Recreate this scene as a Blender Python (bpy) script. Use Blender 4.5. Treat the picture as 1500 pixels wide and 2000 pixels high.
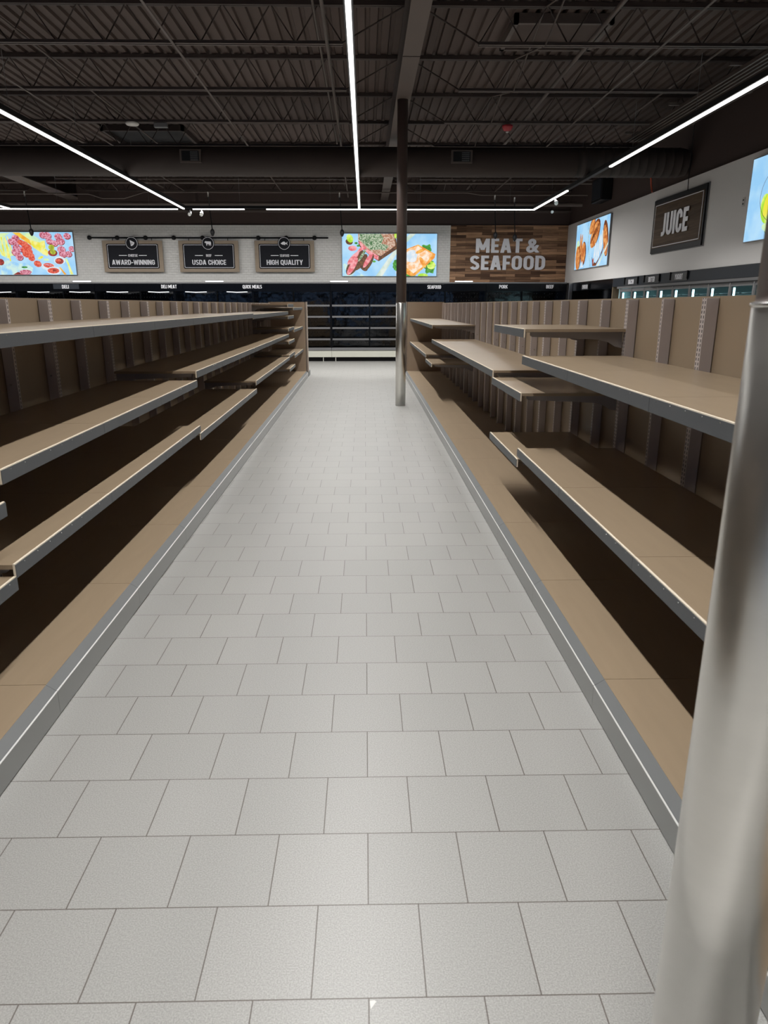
import bpy, bmesh, math, random
from mathutils import Vector, Matrix
random.seed(7)
S = bpy.context.scene
COL = S.collection
for o in list(bpy.data.objects): bpy.data.objects.remove(o)

# ---------------------------------------------------------------- camera
F, CX, PITCH, YAW, ROLL, CAMZ = 1389.6, 739.1, 16.228, 1.064, 0.033, 1.754
cd = bpy.data.cameras.new('camera'); cam = bpy.data.objects.new('camera', cd); COL.objects.link(cam)
cd.sensor_fit = 'VERTICAL'; cd.sensor_height = 24.0; cd.sensor_width = 18.0
cd.lens = F/2000*24.0; cd.shift_x = (750-CX)/2000
cd.clip_start = 0.02; cd.clip_end = 200
p_, y_, r_ = map(math.radians, (PITCH, YAW, ROLL))
cam.matrix_world = (Matrix.Translation((0, 0, CAMZ)) @ Matrix.Rotation(-y_, 4, 'Z') @
                    Matrix.Rotation(math.pi/2-p_, 4, 'X') @ Matrix.Rotation(-r_, 4, 'Z'))
cd.dof.use_dof = True; cd.dof.focus_distance = 7.0; cd.dof.aperture_fstop = cd.lens/1000/0.0035
S.camera = cam

# ---------------------------------------------------------------- world, exposure
w = bpy.data.worlds.new('world'); S.world = w; w.use_nodes = True
w.node_tree.nodes['Background'].inputs[0].default_value = (0.35, 0.45, 0.6, 1)
w.node_tree.nodes['Background'].inputs[1].default_value = 0.0
S.view_settings.view_transform = 'Standard'; S.view_settings.look = 'None'
S.view_settings.gamma = 1.0; S.view_settings.use_curve_mapping = False
S.view_settings.exposure = 0.0
LIGHT = 2.6           # how bright the strip diffusers look
WATT = 22.5           # lamp watts per metre of strip
BACKW = 44.0          # the same for the strip along the back wall
SPREAD = 116.0        # beam of the strips
SCREEN = 1.0          # light boxes
WINDOW = .65          # daylight seen through the shopfront behind the camera

# ---------------------------------------------------------------- materials
MATS = {}
class NT:
    def __init__(s, name):
        s.m = bpy.data.materials.new(name); s.m.use_nodes = True
        s.t = s.m.node_tree; s.b = s.t.nodes['Principled BSDF']
    def n(s, kind, **kw):
        x = s.t.nodes.new(kind)
        for k, v in kw.items():
            if k.startswith('i_'): x.inputs[k[2:].replace('_', ' ')].default_value = v
            else: setattr(x, k, v)
        return x
    def l(s, a, b): s.t.links.new(a, b)
def rgb(r, g, b): # sRGB 0-255 -> linear
    f = lambda c: ((c/255+.055)/1.055)**2.4 if c > 10 else c/255/12.92
    return (f(r), f(g), f(b), 1)
def mat(name, color, rough=.5, metal=0., noise=.06, nscale=6., spec=.5, emit=None, estr=0., stretch=(1, 1, 1), bump=0., coat=0.):
    if name in MATS: return MATS[name]
    q = NT(name); b = q.b
    b.inputs['Roughness'].default_value = rough; b.inputs['Metallic'].default_value = metal
    b.inputs['Specular IOR Level'].default_value = spec
    b.inputs['Coat Weight'].default_value = coat
    tc = q.n('ShaderNodeTexCoord'); mp = q.n('ShaderNodeMapping'); mp.inputs['Scale'].default_value = stretch
    q.l(tc.outputs['Object'], mp.inputs['Vector'])
    nz = q.n('ShaderNodeTexNoise', i_Scale=nscale, i_Detail=4.)
    q.l(mp.outputs[0], nz.inputs['Vector'])
    mx = q.n('ShaderNodeMix', data_type='RGBA')
    c = color
    mx.inputs['A'].default_value = (c[0]*(1-noise), c[1]*(1-noise), c[2]*(1-noise), 1)
    mx.inputs['B'].default_value = (min(1, c[0]*(1+noise)), min(1, c[1]*(1+noise)), min(1, c[2]*(1+noise)), 1)
    q.l(nz.outputs['Fac'], mx.inputs['Factor']); q.l(mx.outputs['Result'], b.inputs['Base Color'])
    if bump:
        bp = q.n('ShaderNodeBump'); bp.inputs['Strength'].default_value = bump; bp.inputs['Distance'].default_value = .01
        q.l(nz.outputs['Fac'], bp.inputs['Height']); q.l(bp.outputs[0], b.inputs['Normal'])
    if emit:
        b.inputs['Emission Color'].default_value = emit; b.inputs['Emission Strength'].default_value = estr
    MATS[name] = q.m; return q.m

def m_floor():
    q = NT('floor_tile'); b = q.b
    geo = q.n('ShaderNodeNewGeometry'); T = .3048
    sb = q.n('ShaderNodeVectorMath', operation='SUBTRACT'); sb.inputs[1].default_value = (.0009-100*T, 1.4422-100*T, 0)
    sc = q.n('ShaderNodeVectorMath', operation='SCALE'); sc.inputs['Scale'].default_value = 1/T
    q.l(geo.outputs['Position'], sb.inputs[0]); q.l(sb.outputs[0], sc.inputs[0])
    br = q.n('ShaderNodeTexBrick'); br.offset = .5; br.offset_frequency = 2; br.squash = 1
    for k, v in dict(Scale=1., Bias=0.).items(): br.inputs[k].default_value = v
    br.inputs['Mortar Size'].default_value = .0065; br.inputs['Mortar Smooth'].default_value = .15
    br.inputs['Brick Width'].default_value = 1.; br.inputs['Row Height'].default_value = 1.
    br.inputs['Color1'].default_value = (.305, .302, .288, 1); br.inputs['Color2'].default_value = (.325, .321, .306, 1)
    br.inputs['Mortar'].default_value = (.11, .095, .085, 1)
    q.l(sc.outputs[0], br.inputs['Vector'])
    sp = q.n('ShaderNodeTexNoise', i_Scale=230., i_Detail=2.); q.l(geo.outputs['Position'], sp.inputs['Vector'])
    rp = q.n('ShaderNodeMapRange'); q.l(sp.outputs['Fac'], rp.inputs['Value'])
    rp.inputs['From Min'].default_value = .34; rp.inputs['From Max'].default_value = .66
    rp.inputs['To Min'].default_value = .80; rp.inputs['To Max'].default_value = 1.13
    mul = q.n('ShaderNodeVectorMath', operation='SCALE'); q.l(br.outputs['Color'], mul.inputs[0]); q.l(rp.outputs[0], mul.inputs['Scale'])
    q.l(mul.outputs[0], b.inputs['Base Color'])
    b.inputs['Roughness'].default_value = .36; b.inputs['Specular IOR Level'].default_value = .5
    iv = q.n('ShaderNodeMath', operation='MULTIPLY_ADD'); iv.inputs[1].default_value = -1; iv.inputs[2].default_value = 1
    q.l(br.outputs['Fac'], iv.inputs[0])
    ad = q.n('ShaderNodeMath', operation='MULTIPLY_ADD'); ad.inputs[1].default_value = .12
    q.l(sp.outputs['Fac'], ad.inputs[0]); q.l(iv.outputs[0], ad.inputs[2])
    bp = q.n('ShaderNodeBump'); bp.inputs['Strength'].default_value = .35; bp.inputs['Distance'].default_value = .002
    q.l(ad.outputs[0], bp.inputs['Height']); q.l(bp.outputs[0], b.inputs['Normal'])
    return q.m

def m_brick(name, bw, rh, c1, c2, mort, msz, rough, axis='XZ', wav=0., grain=0., bumpd=.002, off=.5, spec=.5, metal=0., wscale=3.):
    q = NT(name); b = q.b
    tc = q.n('ShaderNodeTexCoord'); se = q.n('ShaderNodeSeparateXYZ'); co = q.n('ShaderNodeCombineXYZ')
    q.l(tc.outputs['Object'], se.inputs[0]); q.l(se.outputs[axis[0]], co.inputs['X']); q.l(se.outputs[axis[1]], co.inputs['Y'])
    br = q.n('ShaderNodeTexBrick'); br.offset = off; br.offset_frequency = 2
    br.inputs['Scale'].default_value = 1.; br.inputs['Mortar Size'].default_value = msz
    br.inputs['Brick Width'].default_value = bw; br.inputs['Row Height'].default_value = rh
    br.inputs['Mortar Smooth'].default_value = .1
    br.inputs['Color1'].default_value = c1; br.inputs['Color2'].default_value = c2; br.inputs['Mortar'].default_value = mort
    q.l(co.outputs[0], br.inputs['Vector'])
    col = br.outputs['Color']
    if grain:
        mp = q.n('ShaderNodeMapping'); mp.inputs['Scale'].default_value = (1.2, 22, 1); q.l(co.outputs[0], mp.inputs[0])
        nz = q.n('ShaderNodeTexNoise', i_Scale=1.5, i_Detail=5.); q.l(mp.outputs[0], nz.inputs['Vector'])
        mr = q.n('ShaderNodeMapRange'); mr.inputs['From Min'].default_value = .3; mr.inputs['From Max'].default_value = .7
        mr.inputs['To Min'].default_value = 1-grain; mr.inputs['To Max'].default_value = 1+grain
        q.l(nz.outputs['Fac'], mr.inputs['Value'])
        sc = q.n('ShaderNodeVectorMath', operation='SCALE'); q.l(col, sc.inputs[0]); q.l(mr.outputs[0], sc.inputs['Scale']); col = sc.outputs[0]
    q.l(col, b.inputs['Base Color']); b.inputs['Roughness'].default_value = rough
    b.inputs['Specular IOR Level'].default_value = spec; b.inputs['Metallic'].default_value = metal
    nz2 = q.n('ShaderNodeTexNoise', i_Scale=wscale, i_Detail=2.); q.l(co.outputs[0], nz2.inputs['Vector'])
    ma = q.n('ShaderNodeMath', operation='MULTIPLY_ADD'); ma.inputs[1].default_value = -1; q.l(br.outputs['Fac'], ma.inputs[0])
    mb = q.n('ShaderNodeMath', operation='MULTIPLY'); mb.inputs[1].default_value = wav; q.l(nz2.outputs['Fac'], mb.inputs[0]); q.l(mb.outputs[0], ma.inputs[2])
    bp = q.n('ShaderNodeBump'); bp.inputs['Strength'].default_value = .8; bp.inputs['Distance'].default_value = bumpd
    q.l(ma.outputs[0], bp.inputs['Height']); q.l(bp.outputs[0], b.inputs['Normal'])
    return q.m

def m_slots(name, base, cols, w, zp=.0254):
    # upright face: columns of punched slots, drawn where |x| faces the aisle (object Y runs along the aisle)
    q = NT(name); b = q.b
    tc = q.n('ShaderNodeTexCoord'); se = q.n('ShaderNodeSeparateXYZ'); q.l(tc.outputs['Object'], se.inputs[0])
    def M(op, a, bb=None, cc=None):
        x = q.n('ShaderNodeMath', operation=op)
        for i, v in enumerate((a, bb, cc)):
            if v is None: continue
            if isinstance(v, (int, float)): x.inputs[i].default_value = v
            else: q.l(v, x.inputs[i])
        return x.outputs[0]
    zf = M('FRACT', M('DIVIDE', se.outputs['Z'], zp))
    zin = M('LESS_THAN', M('ABSOLUTE', M('SUBTRACT', zf, .5)), .31)
    acc = None
    for c in cols:
        a = M('LESS_THAN', M('ABSOLUTE', M('SUBTRACT', se.outputs['Y'], c)), w)
        acc = a if acc is None else M('MAXIMUM', acc, a)
    fac = M('MULTIPLY', zin, acc)
    geo = q.n('ShaderNodeNewGeometry'); sn = q.n('ShaderNodeSeparateXYZ'); q.l(geo.outputs['Normal'], sn.inputs[0])
    fac = M('MULTIPLY', fac, M('GREATER_THAN', M('ABSOLUTE', sn.outputs['X']), .8))
    mx = q.n('ShaderNodeMix', data_type='RGBA'); q.l(fac, mx.inputs['Factor'])
    mx.inputs['A'].default_value = base; mx.inputs['B'].default_value = (.012, .010, .009, 1)
    q.l(mx.outputs['Result'], b.inputs['Base Color']); b.inputs['Roughness'].default_value = .5
    return q.m

def m_pic(name, c1, c2, scale=14., strength=1.):
    # printed film lit from behind: two inks mottled together
    if name in MATS: return MATS[name]
    q = NT(name); b = q.b
    tc = q.n('ShaderNodeTexCoord'); nz = q.n('ShaderNodeTexNoise', i_Scale=scale, i_Detail=3.)
    q.l(tc.outputs['Object'], nz.inputs['Vector'])
    mr = q.n('ShaderNodeMapRange'); mr.inputs['From Min'].default_value = .4; mr.inputs['From Max'].default_value = .6; q.l(nz.outputs['Fac'], mr.inputs['Value'])
    mx = q.n('ShaderNodeMix', data_type='RGBA'); q.l(mr.outputs[0], mx.inputs['Factor'])
    mx.inputs['A'].default_value = c1; mx.inputs['B'].default_value = c2
    b.inputs['Base Color'].default_value = (.02, .02, .02, 1); b.inputs['Roughness'].default_value = .5
    q.l(mx.outputs['Result'], b.inputs['Emission Color']); b.inputs['Emission Strength'].default_value = SCREEN*strength
    MATS[name] = q.m; return q.m

def m_glass():
    q = NT('cooler_door_glass'); b = q.b
    gl = q.n('ShaderNodeBsdfGlossy'); gl.inputs['Roughness'].default_value = .03
    tr = q.n('ShaderNodeBsdfTransparent'); tr.inputs[0].default_value = (.82, .9, .9, 1)
    fr = q.n('ShaderNodeValue'); fr.outputs[0].default_value = .10
    ms = q.n('ShaderNodeMixShader'); q.l(fr.outputs[0], ms.inputs[0]); q.l(tr.outputs[0], ms.inputs[1]); q.l(gl.outputs[0], ms.inputs[2])
    q.l(ms.outputs[0], q.t.nodes['Material Output'].inputs['Surface'])
    return q.m

M_FLOOR = m_floor()
TAN = mat('tan_laminate', (.285, .216, .145, 1), .33, nscale=3., noise=.10, stretch=(6, .8, 1), spec=.5)
TANP = mat('tan_back_panel', (.275, .204, .134, 1), .55, nscale=3., noise=.06)
UPR = (.46, .40, .375, 1)
M_UP2 = m_slots('double_slot_upright', UPR, (.013, .041), .0045)
M_UP1 = m_slots('single_slot_upright', UPR, (0.,), .0045)
M_UPR = mat('upright_paint', UPR, .5)
GREY = mat('grey_edge_facing', (.068, .072, .076, 1), .45, noise=.05)
MDF = mat('cream_board_edge', (.74, .65, .52, 1), .6, noise=.05)
KICK = mat('grey_bumper', (.37, .375, .37, 1), .30, metal=1., noise=.05, nscale=2., stretch=(1, .3, 1))
BAND = mat('grey_bumper_band', (.125, .13, .13, 1), .5, noise=.06)
HILITE = mat('white_highlight_strip', (.6, .6, .58, 1), .4, noise=.02)  # highlight along the bumper corner, put into the colour
ALU = mat('bright_aluminium', (.85, .85, .83, 1), .25, metal=1., noise=.02)
BRK = mat('bracket_paint', (.24, .22, .215, 1), .5)
BROWN = mat('brown_end_panel', (.36, .27, .195, 1), .5, noise=.05)
STEEL = mat('brushed_stainless', (.74, .72, .68, 1), .30, metal=1., nscale=3., noise=.05, stretch=(1, 1, 8), bump=.02)
COLP = mat('brown_column_paint', (.10, .068, .058, 1), .42, noise=.04)
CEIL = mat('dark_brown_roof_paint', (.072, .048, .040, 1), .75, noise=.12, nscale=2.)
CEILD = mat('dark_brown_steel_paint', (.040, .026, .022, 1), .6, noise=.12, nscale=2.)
CEILL = mat('lit_brown_steel_paint', (.095, .072, .062, 1), .55, noise=.1, nscale=2.)  # lit copy of the steel paint, the light put into its colour
BWALL = mat('dark_brown_wall_paint', (.058, .037, .032, 1), .8, noise=.08, nscale=1.)
WHITEW = mat('light_grey_wall_board', (.80, .785, .77, 1), .6, noise=.02, nscale=1.)
BLACK = mat('black_metal', (.010, .010, .011, 1), .5, noise=.1, spec=.25)
BLACKG = mat('black_gloss_panel', (.004, .0045, .006, 1), .16, noise=.1, spec=.25)
NAVY = mat('dark_slate_fascia', (.020, .025, .033, 1), .5, spec=.3, noise=.06)
WHITE = mat('cream_white_cooler_base', (.60, .60, .52, 1), .4, noise=.02)
GMET = mat('grey_metal', (.20, .20, .205, 1), .4, metal=.3, noise=.05)
LETT = mat('pale_grey_lettering', (.90, .90, .94, 1), .35, noise=.02)
SIGNB = mat('charcoal_sign_board', (.014, .015, .020, 1), .5, noise=.1, spec=.12)
SIGNW = mat('taupe_sign_frame', (.36, .29, .22, 1), .7, spec=.2, noise=.1, nscale=5, stretch=(1, 1, 6))
RED = mat('red_plastic', (.35, .02, .03, 1), .35)
ORANGE = mat('orange_cord', (.75, .16, .09, 1), .5)
APW = mat('white_plastic', (.6, .58, .55, 1), .4)
EMIT = mat('led_diffuser', (.8, .8, .8, 1), .5, noise=0, emit=(1., .985, .965, 1), estr=LIGHT)
EMITC = mat('cool_led_tube', (.8, .8, .8, 1), .5, noise=0, emit=(.62, .93, 1, 1), estr=6.)
EMITS = mat('small_led_and_glint', (.8, .8, .8, 1), .5, noise=0, emit=(.95, .97, 1, 1), estr=1.2)  # canopy tubes, and the glint painted on the cooler cap strips
SUBWAY = m_brick('glossy_white_subway_tile', .15, .075, (.74, .73, .70, 1), (.78, .77, .74, 1), (.62, .61, .58, 1), .0025, .10, wav=1.5, bumpd=.012, wscale=11.)
PLANK = m_brick('reclaimed_wood_planks', .82, .085, (.085, .042, .024, 1), (.50, .29, .165, 1), (.02, .012, .008, 1), .002, .6, spec=.25, grain=.45, off=.37, bumpd=.003)
PEG = m_brick('black_perforated_liner', .055, .11, (.006, .007, .010, 1), (.006, .007, .010, 1), (.006, .007, .010, 1), .001, .10, wav=2.5, bumpd=.006, wscale=2.2, spec=.6)
GLASS = m_glass()

# ---------------------------------------------------------------- mesh helpers
class MB:
    def __init__(s): s.bm = bmesh.new(); s.mi = 0
    def face(s, vs):
        try:
            f = s.bm.faces.new(vs); f.material_index = s.mi; return f
        except ValueError: return None
    def box(s, x0, x1, y0, y1, z0, z1, bev=0.):
        x0, x1 = sorted((x0, x1)); y0, y1 = sorted((y0, y1)); z0, z1 = sorted((z0, z1))
        v = [s.bm.verts.new((x, y, z)) for z in (z0, z1) for y in (y0, y1) for x in (x0, x1)]
        fs = [s.face([v[i] for i in q]) for q in ((0, 2, 3, 1), (4, 5, 7, 6), (0, 1, 5, 4), (2, 6, 7, 3), (0, 4, 6, 2), (1, 3, 7, 5))]
        if bev:
            es = list({e for f in fs for e in f.edges})
            bmesh.ops.bevel(s.bm, geom=es, offset=bev, segments=2, affect='EDGES', profile=.6)
        return s
    def prism(s, pts, axis, a, b):
        # closed polygon pts=(p,q) extruded along axis from a to b
        def P(p, q, t): return {'X': (t, p, q), 'Y': (p, t, q), 'Z': (p, q, t)}[axis]
        A = [s.bm.verts.new(P(p, q, a)) for p, q in pts]; B = [s.bm.verts.new(P(p, q, b)) for p, q in pts]
        n = len(pts); s.face(A); s.face(B[::-1])
        for i in range(n): s.face([A[i], B[i], B[(i+1) % n], A[(i+1) % n]])
        bmesh.ops.recalc_face_normals(s.bm, faces=s.bm.faces[:]); return s
    def tube(s, pts, r, n=10, cap=True):
        pts = [Vector(p) for p in pts]; rings = []
        rs = r if isinstance(r, (list, tuple)) else [r]*len(pts)
        up = None
        for i, p in enumerate(pts):
            t = (pts[min(i+1, len(pts)-1)]-pts[max(i-1, 0)]).normalized()
            if up is None or abs(t.dot(up)) > .95: up = Vector((0, 0, 1)) if abs(t.z) < .9 else Vector((1, 0, 0))
            a = t.cross(up).normalized(); b = t.cross(a).normalized()
            rings.append([s.bm.verts.new(p+rs[i]*(math.cos(2*math.pi*k/n)*a+math.sin(2*math.pi*k/n)*b)) for k in range(n)])
        for A, B in zip(rings, rings[1:]):
            for k in range(n):
                f = s.face([A[k], A[(k+1) % n], B[(k+1) % n], B[k]])
                if f: f.smooth = True
        if cap: s.face(rings[0]); s.face(rings[-1][::-1])
        return s
    def lathe(s, prof, c=(0, 0, 0), n=48, smooth=True):
        rings = []
        for r, z in prof:
            rings.append([s.bm.verts.new((c[0]+r*math.cos(2*math.pi*k/n), c[1]+r*math.sin(2*math.pi*k/n), c[2]+z)) for k in range(n)])
        for A, B in zip(rings, rings[1:]):
            for k in range(n):
                f = s.face([A[k], A[(k+1) % n], B[(k+1) % n], B[k]])
                if f: f.smooth = smooth
        s.face(rings[0][::-1]); s.face(rings[-1]); return s
    def poly(s, pts3):
        return s.face([s.bm.verts.new(p) for p in pts3])
    def mesh(s, name, *mats):
        me = bpy.data.meshes.new(name); s.bm.normal_update(); s.bm.to_mesh(me); s.bm.free()
        for m in mats: me.materials.append(m)
        return me
def link(name, me, parent=None, loc=(0, 0, 0), rot=0.):
    o = bpy.data.objects.new(name, me); COL.objects.link(o)
    o.location = loc; o.rotation_euler = (0, 0, rot)
    if parent: o.parent = parent
    return o
def part(name, mb, m, parent, loc=(0, 0, 0)): return link(name, mb.mesh(name, *(m if isinstance(m, (list, tuple)) else (m,))), parent, loc)
def tag(o, label=None, cat=None, group=None, kind=None):
    for k, v in (('label', label), ('category', cat), ('group', group), ('kind', kind)):
        if v: o[k] = v
    return o
def thing(name, label, cat, loc=(0, 0, 0), rot=0., group=None):
    return tag(link(name, None, None, loc, rot), label, cat, group)
def struct(name, mb, m, **kw):
    return tag(part(name, mb, m, None), kind='structure', **kw)
def text_mesh(txt, size, xs=1., bold=.0, ext=.004, sp=1.):
    cu = bpy.data.curves.new('t', 'FONT'); cu.body = txt; cu.size = 1.; cu.offset = min(bold, .012); cu.extrude = ext/size
    cu.align_x = 'CENTER'; cu.align_y = 'CENTER'; cu.space_character = sp; cu.resolution_u = 4
    o = bpy.data.objects.new('t', cu); COL.objects.link(o)
    bpy.context.view_layer.update()
    me = bpy.data.meshes.new_from_object(o.evaluated_get(bpy.context.evaluated_depsgraph_get()))
    bpy.data.objects.remove(o); bpy.data.curves.remove(cu)
    if bold > .015:                      # heavy weight: the glyph set again with small shifts
        bm = bmesh.new()
        for dx, dy in ((-bold, 0), (bold, 0), (0, bold*.6), (0, -bold*.6), (-bold*.5, 0), (bold*.5, 0)):
            n0 = len(bm.verts); bm.from_mesh(me); bm.verts.ensure_lookup_table()
            for v in bm.verts[n0:]: v.co.x += dx; v.co.y += dy; v.co.z += (dx+dy)*.002
        bm.to_mesh(me); bm.free()
    xsv = [v.co.x for v in me.vertices]; ysv = [v.co.y for v in me.vertices]
    cx = (min(xsv)+max(xsv))/2; cy = (min(ysv)+max(ysv))/2; h = max(ysv)-min(ysv); wd = max(xsv)-min(xsv)
    return me, cx, cy, wd, h
def arc(cx, cy, rx, ry, a0, a1, n=7):
    return [(cx+rx*math.cos(math.radians(a0+(a1-a0)*k/n)), cy+ry*math.sin(math.radians(a0+(a1-a0)*k/n))) for k in range(n+1)]
def glyph(c, s=.20):
    """heavy condensed capital: list of convex quads in a cell of height 1, and its width"""
    w = {'M': .80, 'W': .92, 'I': s, 'A': .64, 'N': .60, 'Q': .60, 'O': .60, 'D': .58, 'G': .58, 'U': .58, 'H': .58, 'E': .45, 'F': .44, 'L': .43, 'T': .54, 'J': .38, 'Y': .62, 'K': .60, '-': .34}.get(c, .56)
    q = []; l, r, t, b, h = s/2, w-s/2, 1-s*.45, s*.45, s*.9
    V = lambda x, y0=0., y1=1.: q.append([(x-s/2, y0), (x+s/2, y0), (x+s/2, y1), (x-s/2, y1)])
    H = lambda x0, x1, y: q.append([(x0, y-h/2), (x1, y-h/2), (x1, y+h/2), (x0, y+h/2)])
    D = lambda x0, y0, x1, y1, k=1.06: q.append([(x0-s*k/2, y0), (x0+s*k/2, y0), (x1+s*k/2, y1), (x1-s*k/2, y1)])
    def R(pts, closed=False):
        n = len(pts); L = []; Rr = []
        for i in range(n):
            a = pts[i-1] if (i or closed) else pts[0]; e = pts[(i+1) % n] if (i < n-1 or closed) else pts[-1]
            dx, dy = e[0]-a[0], e[1]-a[1]; d = math.hypot(dx, dy) or 1; nx, ny = -dy/d*s/2, dx/d*h/2
            L.append((pts[i][0]+nx, pts[i][1]+ny)); Rr.append((pts[i][0]-nx, pts[i][1]-ny))
        for i in range(n if closed else n-1): q.append([L[i], L[(i+1) % n], Rr[(i+1) % n], Rr[i]])
    rx = (w-s)/2; ry = .20; cx = w/2
    ring_ = arc(cx, t-ry, rx, ry, 0, 180)+arc(cx, b+ry, rx, ry, 180, 360)
    if c == 'A': D(s*.53, 0, cx-.03, 1); D(w-s*.53, 0, cx+.03, 1); H(w*.27, w*.73, .29)
    elif c == 'B': V(l); R([(l, t), (w*.45, t)]+arc(w*.5, (t+.52)/2, w*.5-s/2-.02, (t-.52)/2, 90, -90)+[(l, .52)]); R([(l, .52)]+arc(w*.5, (.52+b)/2, w*.5-s/2, (.52-b)/2, 90, -90)+[(l, b)])
    elif c in 'CG':
        R(arc(cx, t-ry, rx, ry, 0, 180)+arc(cx, b+ry, rx, ry, 180, 360)); V(r, .62, .76) if c == 'C' else V(r, .64, .76)
        V(r, .24, .36) if c == 'C' else (V(r, .10, .54), H(cx, w, .46))
    elif c == 'D': V(l); R([(l, t), (cx*.9, t)]+arc(cx*.9, t-.24, w-s/2-cx*.9, .24, 90, 0)+arc(cx*.9, b+.24, w-s/2-cx*.9, .24, 0, -90)+[(l, b)])
    elif c == 'E': V(l); H(0, w, t); H(0, w*.93, .5); H(0, w, b)
    elif c == 'F': V(l); H(0, w, t); H(0, w*.93, .48)
    elif c == 'H': V(l); V(r); H(0, w, .5)
    elif c == 'I': V(l)
    elif c == 'J': R([(r, 1)]+[(r, .3)]+arc(w*.22, .24, r-w*.22, .15, 0, -90)+[(0, b)])
    elif c == 'K': V(l); D(l+.06, .40, w-s*.55, 1); D(l+.14, .62, w-s*.53, 0)
    elif c == 'L': V(l); H(0, w, b)
    elif c == 'M': V(l); V(r); D(s*.58, 1, cx, .20); D(w-s*.58, 1, cx, .20)
    elif c == 'N': V(l); V(r); D(s*.55, 1, w-s*.55, 0)
    elif c in 'OQ':
        R(ring_, True)
        if c == 'Q': D(cx+.02, .22, w-.02, -.12)
    elif c in 'PR':
        V(l); R([(l, t), (w*.45, t)]+arc(w*.48, (t+.44)/2, w*.52-s/2, (t-.44)/2, 90, -90)+[(l, .44)])
        if c == 'R': D(w*.48, .46, w-s*.53, 0)
    elif c == 'S': R(arc(cx, t-.17, rx, .17, 15, 180)+[(l+.03, .60), (cx, .50), (r-.03, .40)]+arc(cx, b+.17, rx, .17, 0, -165))
    elif c == 'T': V(cx); H(0, w, t)
    elif c == 'U': R([(l, 1), (l, b+ry+.02)]+arc(cx, b+ry, rx, ry, 180, 360)+[(r, 1)])
    elif c == 'W': D(s*.5, 1, w*.28, 0); D(w*.28, 0, cx, .95, .9); D(w*.72, 0, cx, .95, .9); D(w-s*.5, 1, w*.72, 0)
    elif c == 'Y': D(s*.53, 1, cx, .40); D(w-s*.53, 1, cx, .40); V(cx, 0, .45)
    elif c == '-': H(0, w, .42)
    return q, w
def lettering(txt, parent, center, width, height, m, facing='-Y', bold=.02, ext=.006, name='lettering', sp=1.14):
    # letters filling width x height, facing -Y (back wall) or -X (right wall)
    if '&' in txt:
        me, cx, cy, wd, h = text_mesh(txt, 1., bold=bold, ext=ext, sp=sp)
        for v in me.vertices:
            v.co = Vector(((v.co.x-cx)/wd*width, -v.co.z, (v.co.y-cy)/h*height))
        me.materials.clear(); me.materials.append(m); me.update()
        return link(name, me, parent, center)
    st = .17 if height < .2 else .205
    items = []; x = 0.
    for c in txt:
        if c == ' ': x += .30; continue
        q, w_ = glyph(c, st); items += [[(x+a, b_) for a, b_ in poly] for poly in q]; x += w_+.085
    x -= .085; mb = MB(); k = 0
    for poly in items:
        k += 1; d = ext+.00002*(k % 7)
        f = []
        for a, b_ in poly:
            u, v = (a/x-.5)*width, (b_-.5)*height
            f.append(((u, v)))
        P0 = [(u, 0., v) if facing == '-Y' else (0., -u, v) for u, v in f]; P1 = [(u, -d, v) if facing == '-Y' else (-d, -u, v) for u, v in f]
        A = [mb.bm.verts.new(p) for p in P0]; B = [mb.bm.verts.new(p) for p in P1]
        mb.face(B); mb.face(A[::-1])
        for i in range(4): mb.face([A[i], A[(i+1) % 4], B[(i+1) % 4], B[i]])
    bmesh.ops.recalc_face_normals(mb.bm, faces=mb.bm.faces[:])
    return part(name, mb, m, parent, center)

# ---------------------------------------------------------------- setting: floor, walls, roof deck
XR, YB, YF, XL, ZD = 6.62, 24.45, -11.0, -16.0, 5.5
struct('floor', MB().box(XL, XR+2, YF, YB+.2, -.1, 0), M_FLOOR)
struct('wall_back', MB().box(XL, XR+2, YB, YB+.2, 0, ZD+.2), BWALL)
struct('wall_right', MB().box(XR, XR+.2, YF, YB, 2.42, ZD+.2).box(XR+.9, XR+1.1, YF, YB, 0, 2.6).box(XR, XR+1, YF, 9.2, 0, 2.42), BWALL)
struct('wall_left', MB().box(XL-.2, XL, YF, YB, 0, ZD+.2), BWALL)
b = MB()
for x0, x1 in ((XL, -14.6), (-12.6, -11.4), (-9.4, -8.2), (-6.2, -5.), (-3., -1.8), (.2, 1.4), (3.4, 4.6), (XR, XR+2)): b.box(x0, x1, YF-.2, YF, 0, 3.0)
b.box(XL, XR+2, YF-.2, YF, 3.0, ZD+.2).box(XL, XR+2, YF-.2, YF, 0, .5)
struct('wall_front', b, BWALL)
SKYP = mat('daylight_in_window', (.1, .1, .1, 1), .2, emit=(.32, .55, 1, 1), estr=WINDOW)
for i, (x0, x1) in enumerate(((-14.6, -12.6), (-11.4, -9.4), (-8.2, -6.2), (-5., -3.), (-1.8, .2), (1.4, 3.4), (4.6, 6.6))):
    struct('window_%d' % (i+1), MB().box(x0, x1, YF-.15, YF-.1, .5, 3.0), SKYP)
# corrugated roof deck: one folded sheet, ribs run along the aisle
b = MB(); prof = []; x = XL
while x < XR+.2:
    prof += [(x, ZD+.003), (x+.10, ZD+.003), (x+.115, ZD+.043), (x+.16, ZD+.043)]; x += .175
A = [b.bm.verts.new((px, YF, pz)) for px, pz in prof]; B = [b.bm.verts.new((px, YB+.1, pz)) for px, pz in prof]
for i in range(len(prof)-1): b.face([A[i], B[i], B[i+1], A[i+1]])
b.box(XL, XR+2, YF, YB+.2, ZD+.06, ZD+.2)
struct('ceiling', b, CEIL)
struct('trim_1', MB().box(XL, XR, YB-.05, YB, 4.58, 4.64), CEILL)      # ledge high on the back wall
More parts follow.
